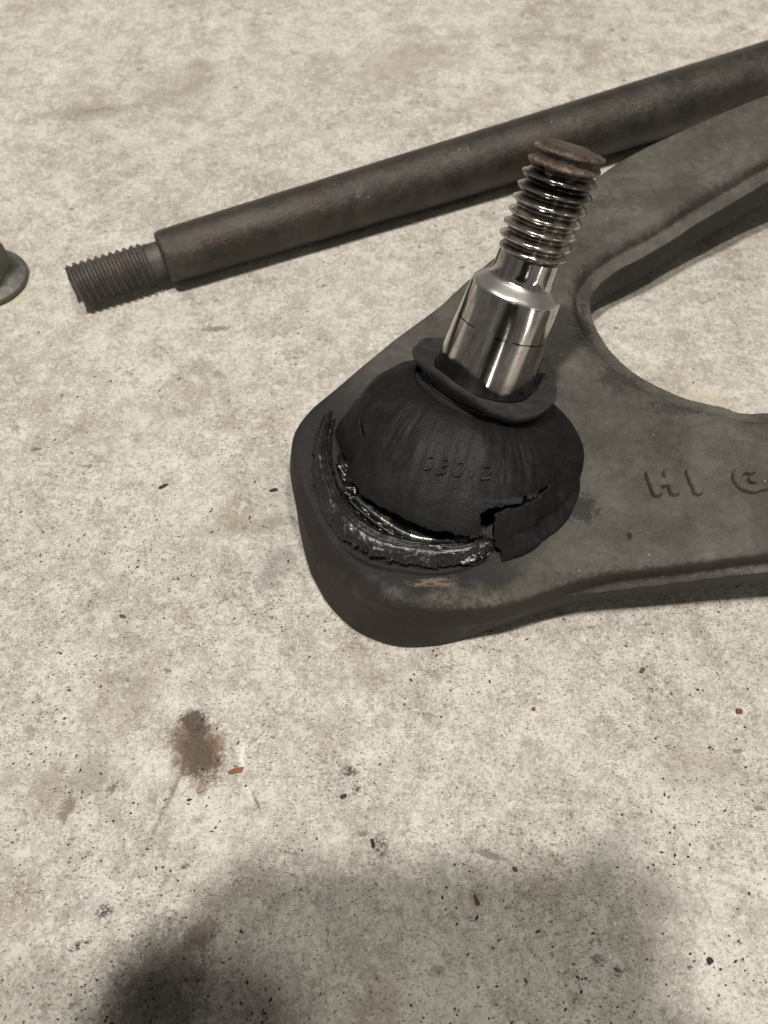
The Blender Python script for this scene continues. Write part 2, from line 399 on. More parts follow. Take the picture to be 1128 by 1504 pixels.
def mat_stud():
    k = NT('machined_steel')
    p0 = k.mapping(scale=(1000, 1000, 1000))
    # fine turning rings round the axis and stains drawn along it
    ring = k.noise(1.0, 3, .6, vec=k.mapping(scale=(.10, .10, 9.0), vec=p0))
    along = k.noise(1.0, 5, .65, vec=k.mapping(scale=(.55, .55, .05), vec=p0))
    blot = k.noise(.22, 5, .65, vec=p0)
    col = k.ramp(along, [(.34, (.25, .235, .22)), (.50, (.43, .41, .39)), (.66, (.62, .61, .59))])
    col = k.mix(k.math('MULTIPLY', k.smooth(blot, .50, .68), .5), col, (.18, .15, .125))
    # dark hairline scores across the taper
    zz = k.sep(p0)[2]
    sc1 = k.math('SUBTRACT', 1.0, k.smooth(k.math('ABSOLUTE', k.math('SUBTRACT', zz, k.math('ADD', 38.6, k.math('MULTIPLY', blot, 1.2)))), .08, .2))
    gate = k.smooth(k.noise(.35, 2, .5, vec=k.mapping(loc=(4, 1, 3), scale=(1, 1, .1), vec=p0)), .48, .54)
    col = k.mix(k.math('MULTIPLY', k.math('MULTIPLY', sc1, gate), .9), col, (.015, .013, .012))
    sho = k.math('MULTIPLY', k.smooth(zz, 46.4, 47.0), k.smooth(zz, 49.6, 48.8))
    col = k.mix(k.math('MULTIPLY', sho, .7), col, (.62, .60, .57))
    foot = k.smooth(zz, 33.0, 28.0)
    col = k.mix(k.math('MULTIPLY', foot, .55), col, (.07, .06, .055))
    rg = k.ramp(k.math('ADD', k.math('MULTIPLY', ring, .5), k.math('MULTIPLY', blot, .5)), [(.35, .08), (.65, .18)])
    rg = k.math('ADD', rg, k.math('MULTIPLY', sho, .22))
    return k.out(col, rg, 1.0, k.bump(ring, .00001, .5))
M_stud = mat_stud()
def mat_thread():
    k = NT('oily_rusting_thread')
    p0 = k.mapping(scale=(1000, 1000, 1000))
    zz = k.sep(p0)[2]
    n = k.noise(.5, 5, .65, vec=p0); f = k.noise(2.6, 4, .7, vec=p0)
    col = k.ramp(n, [(.38, (.24, .215, .19)), (.52, (.45, .42, .39)), (.66, (.60, .585, .56))])
    rad = k.length(k.mapping(scale=(1, 1, 0), vec=p0))
    groove = k.smooth(rad, 6.9, 6.15)
    col = k.mix(k.math('MULTIPLY', groove, .6), col, k.ramp(n, [(.40, (.020, .018, .016)), (.60, (.065, .050, .034))]))
    tip = k.smooth(k.math('ADD', zz, k.math('MULTIPLY', n, 4.0)), 71.3, 73.3)
    rustc = k.ramp(k.math('ADD', k.math('MULTIPLY', n, .5), k.math('MULTIPLY', f, .5)), [(.40, (.030, .022, .020)), (.51, (.15, .105, .08)), (.62, (.36, .28, .22))])
    rustc = k.mix(k.math('MULTIPLY', k.smooth(rad, 6.8, 6.0), .75), rustc, (.03, .022, .02))
    mid = k.math('MULTIPLY', k.smooth(k.math('ADD', zz, k.math('MULTIPLY', n, 4.0)), 65.0, 69.5), .85)
    col = k.mix(mid, col, k.mix(groove, (.11, .10, .095), (.012, .010, .009)))
    col = k.mix(tip, col, rustc)
    metal = k.math('SUBTRACT', 1.0, k.math('MULTIPLY', tip, .55))
    rg = k.math('ADD', k.ramp(f, [(.35, .12), (.65, .26)]), k.math('MULTIPLY', tip, .25))
    nb = k.bump(f, .0005, k.math('ADD', .04, k.math('MULTIPLY', tip, .6)))
    return k.out(col, rg, metal, nb)
M_thread = mat_thread()

# ------------------------------------------------------------------ the floor
S = 3.0
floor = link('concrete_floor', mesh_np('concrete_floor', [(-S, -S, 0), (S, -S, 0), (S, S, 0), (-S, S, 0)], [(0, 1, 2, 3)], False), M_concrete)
tag(floor, 'speckled beige concrete floor with brown oil stains', kind='structure')

# ------------------------------------------------------------------ control arm body: signed distance field, meshed by surface nets
def catmull(pts, n=10, closed=False):
    P = np.array(pts, float); out = []
    N = len(P)
    for i in range(N if closed else N - 1):
        p0 = P[(i - 1) % N] if closed or i > 0 else 2 * P[0] - P[1]
        p1 = P[i]; p2 = P[(i + 1) % N]
        p3 = P[(i + 2) % N] if closed or i + 2 < N else 2 * P[-1] - P[-2]
        for t in np.linspace(0, 1, n, endpoint=False):
            out.append(.5 * ((2 * p1) + (-p0 + p2) * t + (2 * p0 - 5 * p1 + 4 * p2 - p3) * t * t + (-p0 + 3 * p1 - 3 * p2 + p3) * t ** 3))
    if not closed: out.append(P[-1])
    return np.array(out)
def poly_sdf(X, Y, P):
    d2 = np.full(X.shape, 1e9, np.float32); ins = np.zeros(X.shape, bool)
    Q = np.roll(P, -1, 0)
    for (x0, y0), (x1, y1) in zip(P, Q):
        ex, ey = x1 - x0, y1 - y0
        L = ex * ex + ey * ey
        if L < 1e-12: continue
        wx, wy = X - x0, Y - y0
        t = np.clip((wx * ex + wy * ey) / L, 0, 1)
        d2 = np.minimum(d2, (wx - t * ex) ** 2 + (wy - t * ey) ** 2)
        if y0 != y1:
            c = ((y0 <= Y) & (Y < y1)) | ((y1 <= Y) & (Y < y0))
            ins ^= c & (X < x0 + (Y - y0) * ex / ey)
    d = np.sqrt(d2)
    return np.where(ins, -d, d).astype(np.float32)
def surface_nets(D, origin, h):
    nx, ny, nz = D.shape
    s = D < 0
    cell = np.zeros((nx - 1, ny - 1, nz - 1), np.uint8)
    for i in (0, 1):
        for j in (0, 1):
            for k in (0, 1): cell += s[i:nx - 1 + i, j:ny - 1 + j, k:nz - 1 + k]
    act = (cell > 0) & (cell < 8)
    I, J, K = np.nonzero(act)
    idx = np.full(act.shape, -1, np.int32); idx[I, J, K] = np.arange(len(I))
    acc = np.zeros((len(I), 3), np.float32); cnt = np.zeros(len(I), np.float32)
    C = [(i, j, k) for i in (0, 1) for j in (0, 1) for k in (0, 1)]
    for a in range(8):
        for b in range(a + 1, 8):
            ca, cb = np.array(C[a]), np.array(C[b])
            if abs(ca - cb).sum() != 1: continue
            va = D[I + ca[0], J + ca[1], K + ca[2]]; vb = D[I + cb[0], J + cb[1], K + cb[2]]
            m = (va < 0) != (vb < 0)
            t = np.where(m, va / np.where(m, va - vb, 1), 0)
            acc += np.where(m[:, None], ca + t[:, None] * (cb - ca), 0); cnt += m
    V = (np.stack([I, J, K], 1) + acc / cnt[:, None]) * h + np.array(origin)
    F = []
    for ax in range(3):
        A = s.take(range(0, s.shape[ax] - 1), ax); B = s.take(range(1, s.shape[ax]), ax)
        e = np.nonzero(A != B)
        i = np.stack(e, 1); flip = A[e]
        u, v = [(1, 2), (2, 0), (0, 1)][ax]
        ok = (i[:, u] > 0) & (i[:, v] > 0) & (i[:, u] < D.shape[u] - 1) & (i[:, v] < D.shape[v] - 1)
        i = i[ok]; flip = flip[ok]
        q = []
        for du, dv in ((-1, -1), (0, -1), (0, 0), (-1, 0)):
            j = i.copy(); j[:, u] += du; j[:, v] += dv
            q.append(idx[j[:, 0], j[:, 1], j[:, 2]])
        q = np.stack(q, 1)
        q[~flip] = q[~flip][:, ::-1]
        F.append(q)
    return V, np.concatenate(F)
def smax(a, b, k):
    return np.maximum(a, b) + np.maximum(k - np.abs(a - b), 0) ** 2 / (4 * k)

OUT_REAR = [(-18.7, 77.4), (-20.2, 84), (-20.9, 90), (-20.9, 96), (-19.8, 102), (-16.9, 107.4), (-11.8, 113.0), (-6.7, 118.6), (6.5, 132.8), (24.6, 153.7), (40.2, 169.3), (60.4, 187.2), (72.7, 195.3), (84.9, 201.6), (97, 207.1), (110.7, 212.5), (150, 226), (196, 240)]
OUT_FRONT = [(196, 78), (130, 71), (82.8, 66.8), (57.4, 64.8), (42.8, 63.5), (35.3, 62.0), (26.2, 59.2), (17.2, 56.2), (11.2, 54.9), (5.3, 54.5), (.1, 55.3), (-5.1, 57.7), (-9.5, 61.1), (-13.4, 65.6), (-16.9, 71.6)]
HOLE = [(240, 112), (190, 110), (130, 104.5), (87.1, 104.2), (77.6, 106.8), (69.3, 110.6), (61.2, 117.5), (55.9, 125.0), (53.6, 131.8), (52.6, 138.3), (53.2, 143.8), (56.1, 148.3), (61.5, 152.6), (68.4, 156.7), (82.5, 165.6), (94.9, 173.7), (109.2, 182.2), (150, 203), (190, 220), (240, 238)]
def lift(x):
    return np.clip(.14 * ((x - 30) + np.hypot(x - 30, 15)) / 2 - .25, 0, None)
rear_c = catmull(OUT_REAR); front_c = catmull(OUT_FRONT)
outer = np.concatenate([rear_c, front_c])
hole = catmull(HOLE)
ZT, ZR = 16.0, 10.4
hv = .5
xs = np.arange(-23.5, 203, hv, dtype=np.float32); ys = np.arange(51.5, 270, hv, dtype=np.float32); zs = np.arange(-1.0, 18.6, hv, dtype=np.float32)
X2, Y2 = np.meshgrid(xs, ys, indexing='ij')
d_o = poly_sdf(X2, Y2, outer) - 1.3
d_h = -poly_sdf(X2, Y2, hole)
wob = (fnoise(X2 / 14, Y2 / 14) - .5)
rho = np.hypot(X2 - 14, Y2 - 98)
leg = np.clip(np.maximum((X2 - 30) / 20, (Y2 - 126) / 20), 0, 1); leg = leg * leg * (3 - 2 * leg)
hin = np.clip(1 - (d_h + 12) / -8, 0, 1) if False else np.clip((d_h + 14) / 8, 0, 1)
ang = np.degrees(np.arctan2(Y2 - 96, X2 - 14)) % 360
wf = np.clip(1 - np.abs(ang - 232) / 62, 0, 1); wf = wf * wf * (3 - 2 * wf) * (1 - leg)
gro = np.interp(ang, [0, 158, 174, 188, 199, 212, 224, 237, 250, 266, 280, 300, 360], [29, 29.3, 30.2, 31.2, 31.8, 32.6, 33.1, 32.7, 31.4, 30.1, 28.7, 28, 29]).astype(np.float32)
gv = np.clip(1 - np.abs(ang - 232) / 75, 0, 1) ** .5
D = np.empty((len(xs), len(ys), len(zs)), np.float32)
for k, z in enumerate(zs):
    up = max(z - ZR, 0); dn = max(ZR - z, 0)
    ridge = math.exp(-((z - ZR) / .55) ** 2)
    st = 1 / (1 + math.exp(-(z - ZR - .45) / .16)); sh = 1 / (1 + math.exp(-(z - 10.9) / .16)); rdh = math.exp(-((z - 10.5) / .55) ** 2)
    o1 = .25 + .16 * up + .16 * dn + leg * (1.35 * st - .35 * ridge)
    o2 = .25 + 3.0 * sh + .62 * max(z - 11.2, 0) + .05 * max(10.5 - z, 0) - .5 * rdh
    a = d_o + o1 + wob * .5 + wf * (.48 * max(z, 0) - .7)
    b = d_h + o2 + wob * .9
    d = smax(a * .98, b * (.9 if up > 0 else .98), 1.2)
    zt = ZT + (-.9) * leg + wob * .35
    d = smax(d, np.maximum(z - zt, -z + .05), (2.0 + .8 * hin) if z > 7 else 1.6)
    # groove the boot sits in
    g = np.hypot(np.hypot(X2 - 14.3, Y2 - 96.2) - gro, z - ZT) - (2.0 * gv - .7 + wob * 2.4 * gv)
    d = np.maximum(d, -g)
    D[:, :, k] = d
V, F = surface_nets(D, (xs[0], ys[0], zs[0]), hv)
V[:, 2] += lift(V[:, 0])
arm = empty('control_arm', (.014, .098, 0))
OFF = np.array([.014, .098, 0])
tag(arm, 'dark forged steel control arm with torn black ball joint boot lying on the concrete', 'control arm')
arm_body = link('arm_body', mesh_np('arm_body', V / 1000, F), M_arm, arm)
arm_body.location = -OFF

# ------------------------------------------------------------------ cast letters on the front leg
def letter(strokes, name, ox, oy, w, h, shear=-.13, base=16.0):
    """strokes: lists of points in a unit box; swept as a rounded worn bead"""
    pts = []
    lx = np.arange(ox - 2.5, ox + w + 2.5, .16, dtype=np.float32); ly = np.arange(oy - 2.5, oy + h + 2.5, .16, dtype=np.float32)
    lz = np.arange(-1.2, 1.6, .16, dtype=np.float32)
    A, B_ = np.meshgrid(lx, ly, indexing='ij')
    d2 = np.full(A.shape, 1e9, np.float32)
    for st in strokes:
        q = [(ox + x * w + shear * (y - .5) * h, oy + y * h) for x, y in st]
        for (x0, y0), (x1, y1) in zip(q[:-1], q[1:]):
            ex, ey = x1 - x0, y1 - y0; L = ex * ex + ey * ey + 1e-9
            t = np.clip(((A - x0) * ex + (B_ - y0) * ey) / L, 0, 1)
            d2 = np.minimum(d2, np.hypot(A - x0 - t * ex, B_ - y0 - t * ey))
    n2 = fnoise(A / 1.3, B_ / 1.3) - .5
    d2 = d2 - 1.10 + n2 * .45
    DD = np.empty(A.shape + (len(lz),), np.float32)
    for k, z in enumerate(lz):
        DD[:, :, k] = smax(d2 + max(z, -.5) * .25, np.maximum(z - 1.05 + n2 * .35, -z - 1.0), .28)
    V, F = surface_nets(DD, (lx[0], ly[0], base + lz[0]), .16)
    V[:, 2] += lift(V[:, 0])
    o = link(name, mesh_np(name, V / 1000, F), M_letter, arm); o.location = -OFF
    return o
arc = lambda a0, a1, n=12: [(.5 + .5 * math.cos(R(a0 + (a1 - a0) * i / n)), .5 + .5 * math.sin(R(a0 + (a1 - a0) * i / n))) for i in range(n + 1)]
LZ = 15.25
M_letter = mat_forged('cast_letter_steel', (.080, .075, .064), (.068, .054, .041), metal=0.0, rough=(.5, .7), spec=.22, rust_amt=.5)
letter([[(0, 0), (0, 1)], [(1, 0), (1, 1)], [(0, .5), (1, .5)]], 'letter', 57.5, 82.6, 3.6, 4.6, base=LZ)
letter([[(.5, 0), (.5, 1)]], 'letter', 64.6, 82.3, 2.2, 4.8, base=LZ - .05)
letter([arc(60, 300), [(.75, .07), (1, .1), (1, .45), (.65, .45)]], 'letter', 74.4, 82.0, 4.6, 4.8, base=LZ - .1)

# ------------------------------------------------------------------ ball stud
PIV = np.array([14.3, 96.5, 4.0])
AX = np.array([math.tan(R(17.4)), math.tan(R(25.5)), 1.0]); AX /= np.linalg.norm(AX)
E1, E2, _ = frame(AX)
def axis_matrix(origin, axis, hint=(1, 0, 0)):
    e1, e2, a = frame(axis, hint)
    m = Matrix(((e1[0], e2[0], a[0], origin[0]), (e1[1], e2[1], a[1], origin[1]), (e1[2], e2[2], a[2], origin[2]), (0, 0, 0, 1)))
    return m
def mm(prof): return [(r / 1000, z / 1000) for r, z in prof]
def densify(prof, n):
    out = []
    for (r0, z0), (r1, z1) in zip(prof[:-1], prof[1:]):
        for i in range(n): out.append((r0 + (r1 - r0) * i / n, z0 + (z1 - z0) * i / n))
    return out + [prof[-1]]
stud_prof = [(.01, -6), (6, -4.5), (8.5, 0), (8.9, 6), (10.9, 20), (11.0, 24), (10.85, 28), (9.4, 46.4), (9.3, 46.9), (9.0, 47.3), (7.3, 48.7), (6.6, 49.4), (6.3, 50.3), (6.15, 54.0), (.01, 54.1)]
def stud_noise(t, r, z):
    z2 = z * 1000
    n = vnoise(np.cos(t) * 3 + 9, np.sin(t) * 3 + 9, z2 / 2)
    sh = np.exp(-((z2 - 47.3) / .8) ** 2)
    return r + (n - .5) * sh * .00045, z
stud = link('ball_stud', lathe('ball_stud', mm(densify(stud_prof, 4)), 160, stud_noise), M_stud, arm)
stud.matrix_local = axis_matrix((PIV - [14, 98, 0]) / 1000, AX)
tag(stud, 'shiny machined tapered ball stud leaning out of the boot')
autosmooth(stud, 30)
# thread: helical ridge, battered and rusty at the tip
def thread_mesh(name, r_minor, r_major, z0, z1, pitch, nth=128, rows=12, batter=0.0, runout=1.0, chamfer=1.0, seed=0, sharp=.16, delay=0.0):
    zz = np.arange(z0, z1, pitch / rows); zz = np.append(zz, z1)
    th = np.linspace(0, 2 * np.pi, nth, endpoint=False)
    Z, T = np.meshgrid(zz, th, indexing='ij')
    ph = (Z / pitch - T / (2 * np.pi)) % 1.0
    tri = 1 - np.abs(ph * 2 - 1)
    tri = np.clip((tri - sharp) / (1 - 2 * sharp), 0, 1)
    amp = np.clip((Z - z0 - delay) / (runout * pitch), 0, 1)
    r = r_minor + (r_major - r_minor) * tri * amp
    b = np.clip((Z - (z1 - batter)) / max(batter, 1e-6), 0, 1) if batter else np.zeros_like(Z)
    n = fnoise(np.cos(T) * 2.3 + 7 + seed, np.sin(T) * 2.3 + 7, Z / 1.6, 3)
    n2 = fnoise(np.cos(T) * 6 + 7 + seed, np.sin(T) * 6 + 7, Z / .6, 2)
    r = (r * (1 - .25 * b) + .25 * b * (r_minor + (r_major - r_minor) * .72)) * (1 - .10 * b) + b * ((n - .5) * 1.1 + (n2 - .5) * .3)
    r = r + (n2 - .5) * .10
    cap = np.clip((z1 - Z) / chamfer, 0, 1)
    r = np.minimum(r, (r_minor - .1) + (r_major - r_minor + .1) * cap ** .6 + b * .4)
    Zd = Z + b * (n - .5) * .7
    V = np.stack([r * np.cos(T), r * np.sin(T), Zd], -1).reshape(-1, 3)
    m = len(zz)
    V = np.vstack([V, [[0, 0, z1 + .1]], [[0, 0, z0]]])
    k = np.arange(m - 1)[:, None] * nth; j = np.arange(nth)[None]; j2 = (j + 1) % nth
    Fq = np.stack([k + j, k + j2, k + nth + j2, k + nth + j], -1).reshape(-1, 4)
    top = m * nth; last = (m - 1) * nth
    jj = np.arange(nth); jj2 = (jj + 1) % nth
    Ft = [(last + a_, last + b_, top) for a_, b_ in zip(jj, jj2)] + [(b_, a_, top + 1) for a_, b_ in zip(jj, jj2)]
    me = bpy.data.meshes.new(name)
    me.from_pydata([tuple(v) for v in V / 1000], [], [tuple(f) for f in Fq.tolist()] + Ft)
    me.polygons.foreach_set('use_smooth', [True] * len(me.polygons)); me.update()
    return me
thread = link('thread', thread_mesh('thread', 6.0, 7.3, 53.4, 74.4, 2.36, batter=6.0, chamfer=.9, rows=16), M_thread, stud)
autosmooth(thread, 70)
tag(thread, 'oily thread with a battered rusty tip')

# ------------------------------------------------------------------ torn rubber boot
BC = np.array([17.2, 93.6, 16.0]); NC = PIV + AX * 23.5
def boot_pt(TH, T, off=0.0):
    """points (mm) on the boot surface; off pushes outward"""
    s = np.sin(np.pi * T / 2); q = np.cos(np.pi * T / 2)
    r = 14.5 + 12.7 * (.35 * T + .65 * s) + off
    w = .5 * q + .5 * (1 - T)
    ax = np.array([0, 0, 1.])[None, None] * (1 - w[..., None]) + AX * w[..., None]
    ax /= np.linalg.norm(ax, axis=-1, keepdims=True)
    c = BC * (1 - w[..., None]) + NC * w[..., None]
    c[..., 2] = BC[2] + (NC[2] - BC[2]) * q + off * .5 * (1 - s)
    e1 = np.zeros_like(c); e1[..., 0] = 1
    e1 -= ax * (ax * e1).sum(-1, keepdims=True); e1 /= np.linalg.norm(e1, axis=-1, keepdims=True)
    e2 = np.cross(ax, e1)
    return c + r[..., None] * (np.cos(TH)[..., None] * e1 + np.sin(TH)[..., None] * e2)
TEAR = [(150, 1.05), (158, .995), (168, .97), (178, .94), (187, .905), (194.5, .885), (205, .85), (214, .825), (230.5, .79), (242.5, .775), (256, .772), (265, .78), (272, .775), (273.5, .76), (272.5, .70), (272, .66), (274, .64), (281.5, .615), (292, .590), (302.5, .592), (311, .578),
        (311, .583), (302.5, .606), (292, .613), (283, .630), (279, .66), (278.5, .71), (279.5, .80), (281, .88), (284, .93), (285, 1.05)]
def in_poly(X, Y, P):
    ins = np.zeros(X.shape, bool)
    for (x0, y0), (x1, y1) in zip(P, P[1:] + P[:1]):
        if y0 == y1: continue
        c = ((y0 <= Y) & (Y < y1)) | ((y1 <= Y) & (Y < y0))
        ins ^= c & (X < x0 + (Y - y0) * (x1 - x0) / (y1 - y0))
    return ins
NTH, NTT = 1200, 220
thd = np.linspace(60, 420, NTH, endpoint=False); tv = np.linspace(0, 1, NTT)
TD, TT = np.meshgrid(thd, tv, indexing='ij')
jx = (fnoise(TD / 2.2, TT * 30, 0, 3) - .5); jy = (fnoise(TD / 2.2 + 50, TT * 30, 3, 3) - .5)
jf = (vnoise(TD / .5, TT * 120, 9) - .5)
hole_m = in_poly(TD + jx * 2.4, TT + jy * .026 + jf * .008, TEAR)
hole_m |= in_poly(TD + jx * 2, TT + jy * .04, [(183, .63), (187, .632), (196, .665), (199, .68), (194, .672), (186, .65)])
# wrinkles run down the cone, the torn edge lifts, the flap curls along the crack
wr = (fnoise(TD / 9.0, TT * 2.5, 5, 3) - .5) * 1.2 + (fnoise(TD / 24.0, TT * 2.4, 8, 2) - .5) * 2.4
edge = np.interp(TD, [165, 190, 240, 268, 276, 330], [0, .5, 1.0, 1.0, .3, 0])
liftv = edge * np.clip((TT - .35) / .4, 0, 1) ** 2
fold = np.exp(-((TD - 192) / 9) ** 2) * np.clip((TT - .25) / .4, 0, 1)
flap = np.clip(1 - np.abs(TD - 294) / 26, 0, 1) * (TT > .585) * np.clip(1 - (TT - .585) / .3, 0, 1)
right = np.exp(-(((TD - 355 + 180) % 360 - 180) / 30) ** 2)
shell_off = wr * np.clip(TT * 3, 0, 1) * .8 + liftv * 1.0 - fold * 1.2 + flap * 1.1 + right * TT * .8 - np.exp(-((TD - 126) / 24) ** 2) * TT * 3.2 + np.exp(-((TD - 166) / 13) ** 2) * TT ** 1.5 * 2.4
bead = (np.exp(-((TT - .93) / .05) ** 2) * .8 - np.exp(-((TT - .82) / .035) ** 2) * .4) * np.clip((TD - 283) / 10, 0, 1) * np.clip((345 - TD) / 20, 0, 1)
P_shell = boot_pt(np.radians(TD), TT, shell_off + bead)
hole_m |= (P_shell[..., 2] < 15.2 + lift(P_shell[..., 0])) & ((TD > 318) | (TD < 150))
def grid_mesh(name, P, keep):
    idx = np.arange(NTH * NTT).reshape(NTH, NTT)
    nxt = np.roll(idx, -1, 0)
    km = keep & np.roll(keep, -1, 0); km = km[:, :-1] & km[:, 1:]
    Fq = np.stack([idx[:, :-1], nxt[:, :-1], nxt[:, 1:], idx[:, 1:]], -1)[km]
    used = np.unique(Fq); re = np.full(NTH * NTT, -1, np.int64); re[used] = np.arange(len(used))
    V = P.reshape(-1, 3).copy(); F_ = Fq
    # relax the stair-stepped border so the tear reads as cut rubber
    e = np.concatenate([F_[:, [0, 1]], F_[:, [1, 2]], F_[:, [2, 3]], F_[:, [3, 0]]]); e.sort(1)
    u, cnt = np.unique(e, axis=0, return_counts=True); be = u[cnt == 1]
    for _ in range(9):
        acc = np.zeros_like(V); n = np.zeros(len(V))
        np.add.at(acc, be[:, 0], V[be[:, 1]]); np.add.at(acc, be[:, 1], V[be[:, 0]])
        np.add.at(n, be[:, 0], 1); np.add.at(n, be[:, 1], 1)
        b = n > 0
        V[b] = .5 * V[b] + .5 * acc[b] / n[b][:, None]
    return mesh_np(name, V[used] / 1000, re[Fq][:, ::-1])
def solid(o, th, off=-1):
    m = o.modifiers.new('thickness', 'SOLIDIFY'); m.thickness = th; m.offset = off; m.use_even_offset = False
boot = link('dust_boot', grid_mesh('dust_boot', P_shell, ~hole_m), M_rubber, arm)
boot.location = -OFF; solid(boot, .0016)
tag(boot, 'torn black rubber dust boot')
# the lower lip left behind in the groove: a thick peeled band of rubber
nu, nl = 46, 760
lt = np.linspace(158, 291, nl); lu = np.linspace(0, 1, nu)
LT, LU = np.meshgrid(lt, lu, indexing='ij')
r_in = np.interp(LT, [158, 174, 194, 212, 224, 236, 249, 265, 282, 291], [28.0, 27.0, 26.5, 26.9, 26.7, 26.4, 25.4, 24.5, 24.2, 24.6])
r_out = np.interp(LT, [158, 174, 188, 199, 212, 224, 237, 250, 266, 280, 291], [28.6, 29.6, 30.6, 31.2, 32.0, 32.5, 32.1, 30.8, 29.5, 28.1, 26.6])
lump = fnoise(LT / 5.0, LU * 3.0, 2, 3) - .5; crumb = fnoise(LT / 1.5, LU * 9.0, 6, 3) - .5; frill = fnoise(LT / 1.8, 0.0, 4.4, 3) - .5; longw = fnoise(LT / 14, LU * 1.2, 9, 2) - .5
ends = np.clip(np.minimum(LT - 158, 291 - LT) / np.where(LT < 220, 16, 3), 0, 1) ** .6
lo_w = np.clip((LU - .45) / .5, 0, 1)
rr_ = r_in + (r_out - r_in) * LU + frill * 1.5 * lo_w ** 2 + frill * .7 * (1 - LU) ** 2
zz_ = 15.6 + ends * (1.5 + 1.55 * np.sin(np.pi * np.clip(.12 + LU * .78, 0, 1)) - .9 * LU ** 2) + ends * (lump * .7 * (.35 + .65 * LU) + longw * 1.2 + crumb * .35 * lo_w)
# two shallow creases run along the band
for c0, d0 in ((.20, .45), (.36, .30)):
    zz_ -= d0 * np.exp(-((LU - c0 - longw * .15) / .035) ** 2) * ends
LV = np.stack([14.3 + rr_ * np.cos(np.radians(LT)), 96.2 + rr_ * np.sin(np.radians(LT)), zz_], -1)
li = np.arange(nl * nu).reshape(nl, nu)
LF = np.stack([li[:-1, :-1], li[1:, :-1], li[1:, 1:], li[:-1, 1:]], -1).reshape(-1, 4)[:, ::-1]
lip = link('torn_lip', mesh_np('torn_lip', LV.reshape(-1, 3) / 1000, LF), M_lip, boot)
solid(lip, .0015)
tag(lip, 'peeled greasy strip of rubber below the tear')
# moulded number on the boot
cu = bpy.data.curves.new('number', 'FONT'); cu.body = '03012'; cu.size = 1.0; cu.align_x = 'CENTER'; cu.space_character = 1.08
cu.offset = -.02; cu.shear = .2; cu.resolution_u = 4
tmp = bpy.data.objects.new('number', cu); COL.objects.link(tmp)
me0 = bpy.data.meshes.new_from_object(tmp.evaluated_get(bpy.context.evaluated_depsgraph_get()))
bpy.data.objects.remove(tmp)
bm = bmesh.new(); bm.from_mesh(me0)
bmesh.ops.triangulate(bm, faces=bm.faces[:])
bmesh.ops.subdivide_edges(bm, edges=[e for e in bm.edges if e.calc_length() > .15], cuts=2)
co = np.array([v.co[:] for v in bm.verts])
wdt = co[:, 0].max() - co[:, 0].min()
thn = 256.5 + co[:, 0] / wdt * 37.0
tn = .485 - (co[:, 1]) / .70 * .095 + (thn - 256.5) * -.001
pn = boot_pt(np.radians(thn)[:, None], np.array(tn)[:, None], np.full((len(tn), 1), 0.0))[:, 0]
ii = np.clip(((thn - 60) / 360 * NTH).astype(int), 0, NTH - 1); jj_ = np.clip((tn * (NTT - 1)).astype(int), 0, NTT - 1)
pn = boot_pt(np.radians(thn)[:, None], np.array(tn)[:, None], (shell_off + bead * 0)[ii, jj_][:, None] + .10)[:, 0]
for v, c_ in zip(bm.verts, pn): v.co = c_ / 1000
bm.normal_update()
ctr = Vector((.0172, .0936, .012))
for f in bm.faces:
    if f.normal.dot(f.calc_center_median() - ctr) < 0: f.normal_flip()
me1 = bpy.data.meshes.new('moulded_number'); bm.to_mesh(me1); bm.free()
num = link('moulded_number', me1, M_collar, boot); solid(num, .00045, 1)
tag(num, 'number 03012 moulded in the rubber')

# collar of the boot round the stud: a thin dusty washer-like rim with a ragged back edge, and the grooved neck under it
def collar_fun(t, r, z):
    deg = np.degrees(t) % 360
    rag = np.exp(-((deg - 22) / 26) ** 2)
    n = fnoise(np.cos(t) * 5 + 9, np.sin(t) * 5 + 9, 1.0, 3) - .5
    outer_w = np.clip((r * 1000 - 11.5) / 4, 0, 1)
    r2 = r + outer_w * (n * .0007 + rag * (n * .0075 - .0016))
    z2 = z + outer_w * (n * .0010 + .0011 * np.sin(t * 2 + .6) + .0006 * np.sin(t * 3 + 2) + rag * (.0014 + n * .004))
    return r2, z2
collar_prof = [(10.9, 26.2), (11.1, 26.7), (11.9, 26.9), (13.0, 27.15), (14.2, 27.6), (15.3, 28.2), (15.9, 28.5), (16.35, 28.3), (16.4, 27.6), (15.8, 26.6), (14.6, 25.7), (13.2, 25.2), (12.4, 24.8), (12.2, 24.0), (12.4, 23.1), (13.4, 22.6), (14.9, 22.4)]
collar = link('boot_collar', lathe('boot_collar', mm(densify(collar_prof, 3)), 240, collar_fun), M_collar, boot)
COLLAR_M = axis_matrix(PIV / 1000, AX)
collar.matrix_local = COLLAR_M
autosmooth(collar, 50)
clip_prof = [(12.1, 24.0), (12.5, 24.3), (12.75, 24.0), (12.5, 23.6), (12.1, 23.6)]
clip = link('neck_ring', lathe('neck_ring', mm(clip_prof), 160, lambda t, r, z: (r + (vnoise(np.cos(t) * 6 + 8, np.sin(t) * 6 + 8) - .5) * .0005, z)), mat_simple('rusty_wire', (.045, .034, .024), .55, .3, .0006), boot)
clip.matrix_local = COLLAR_M

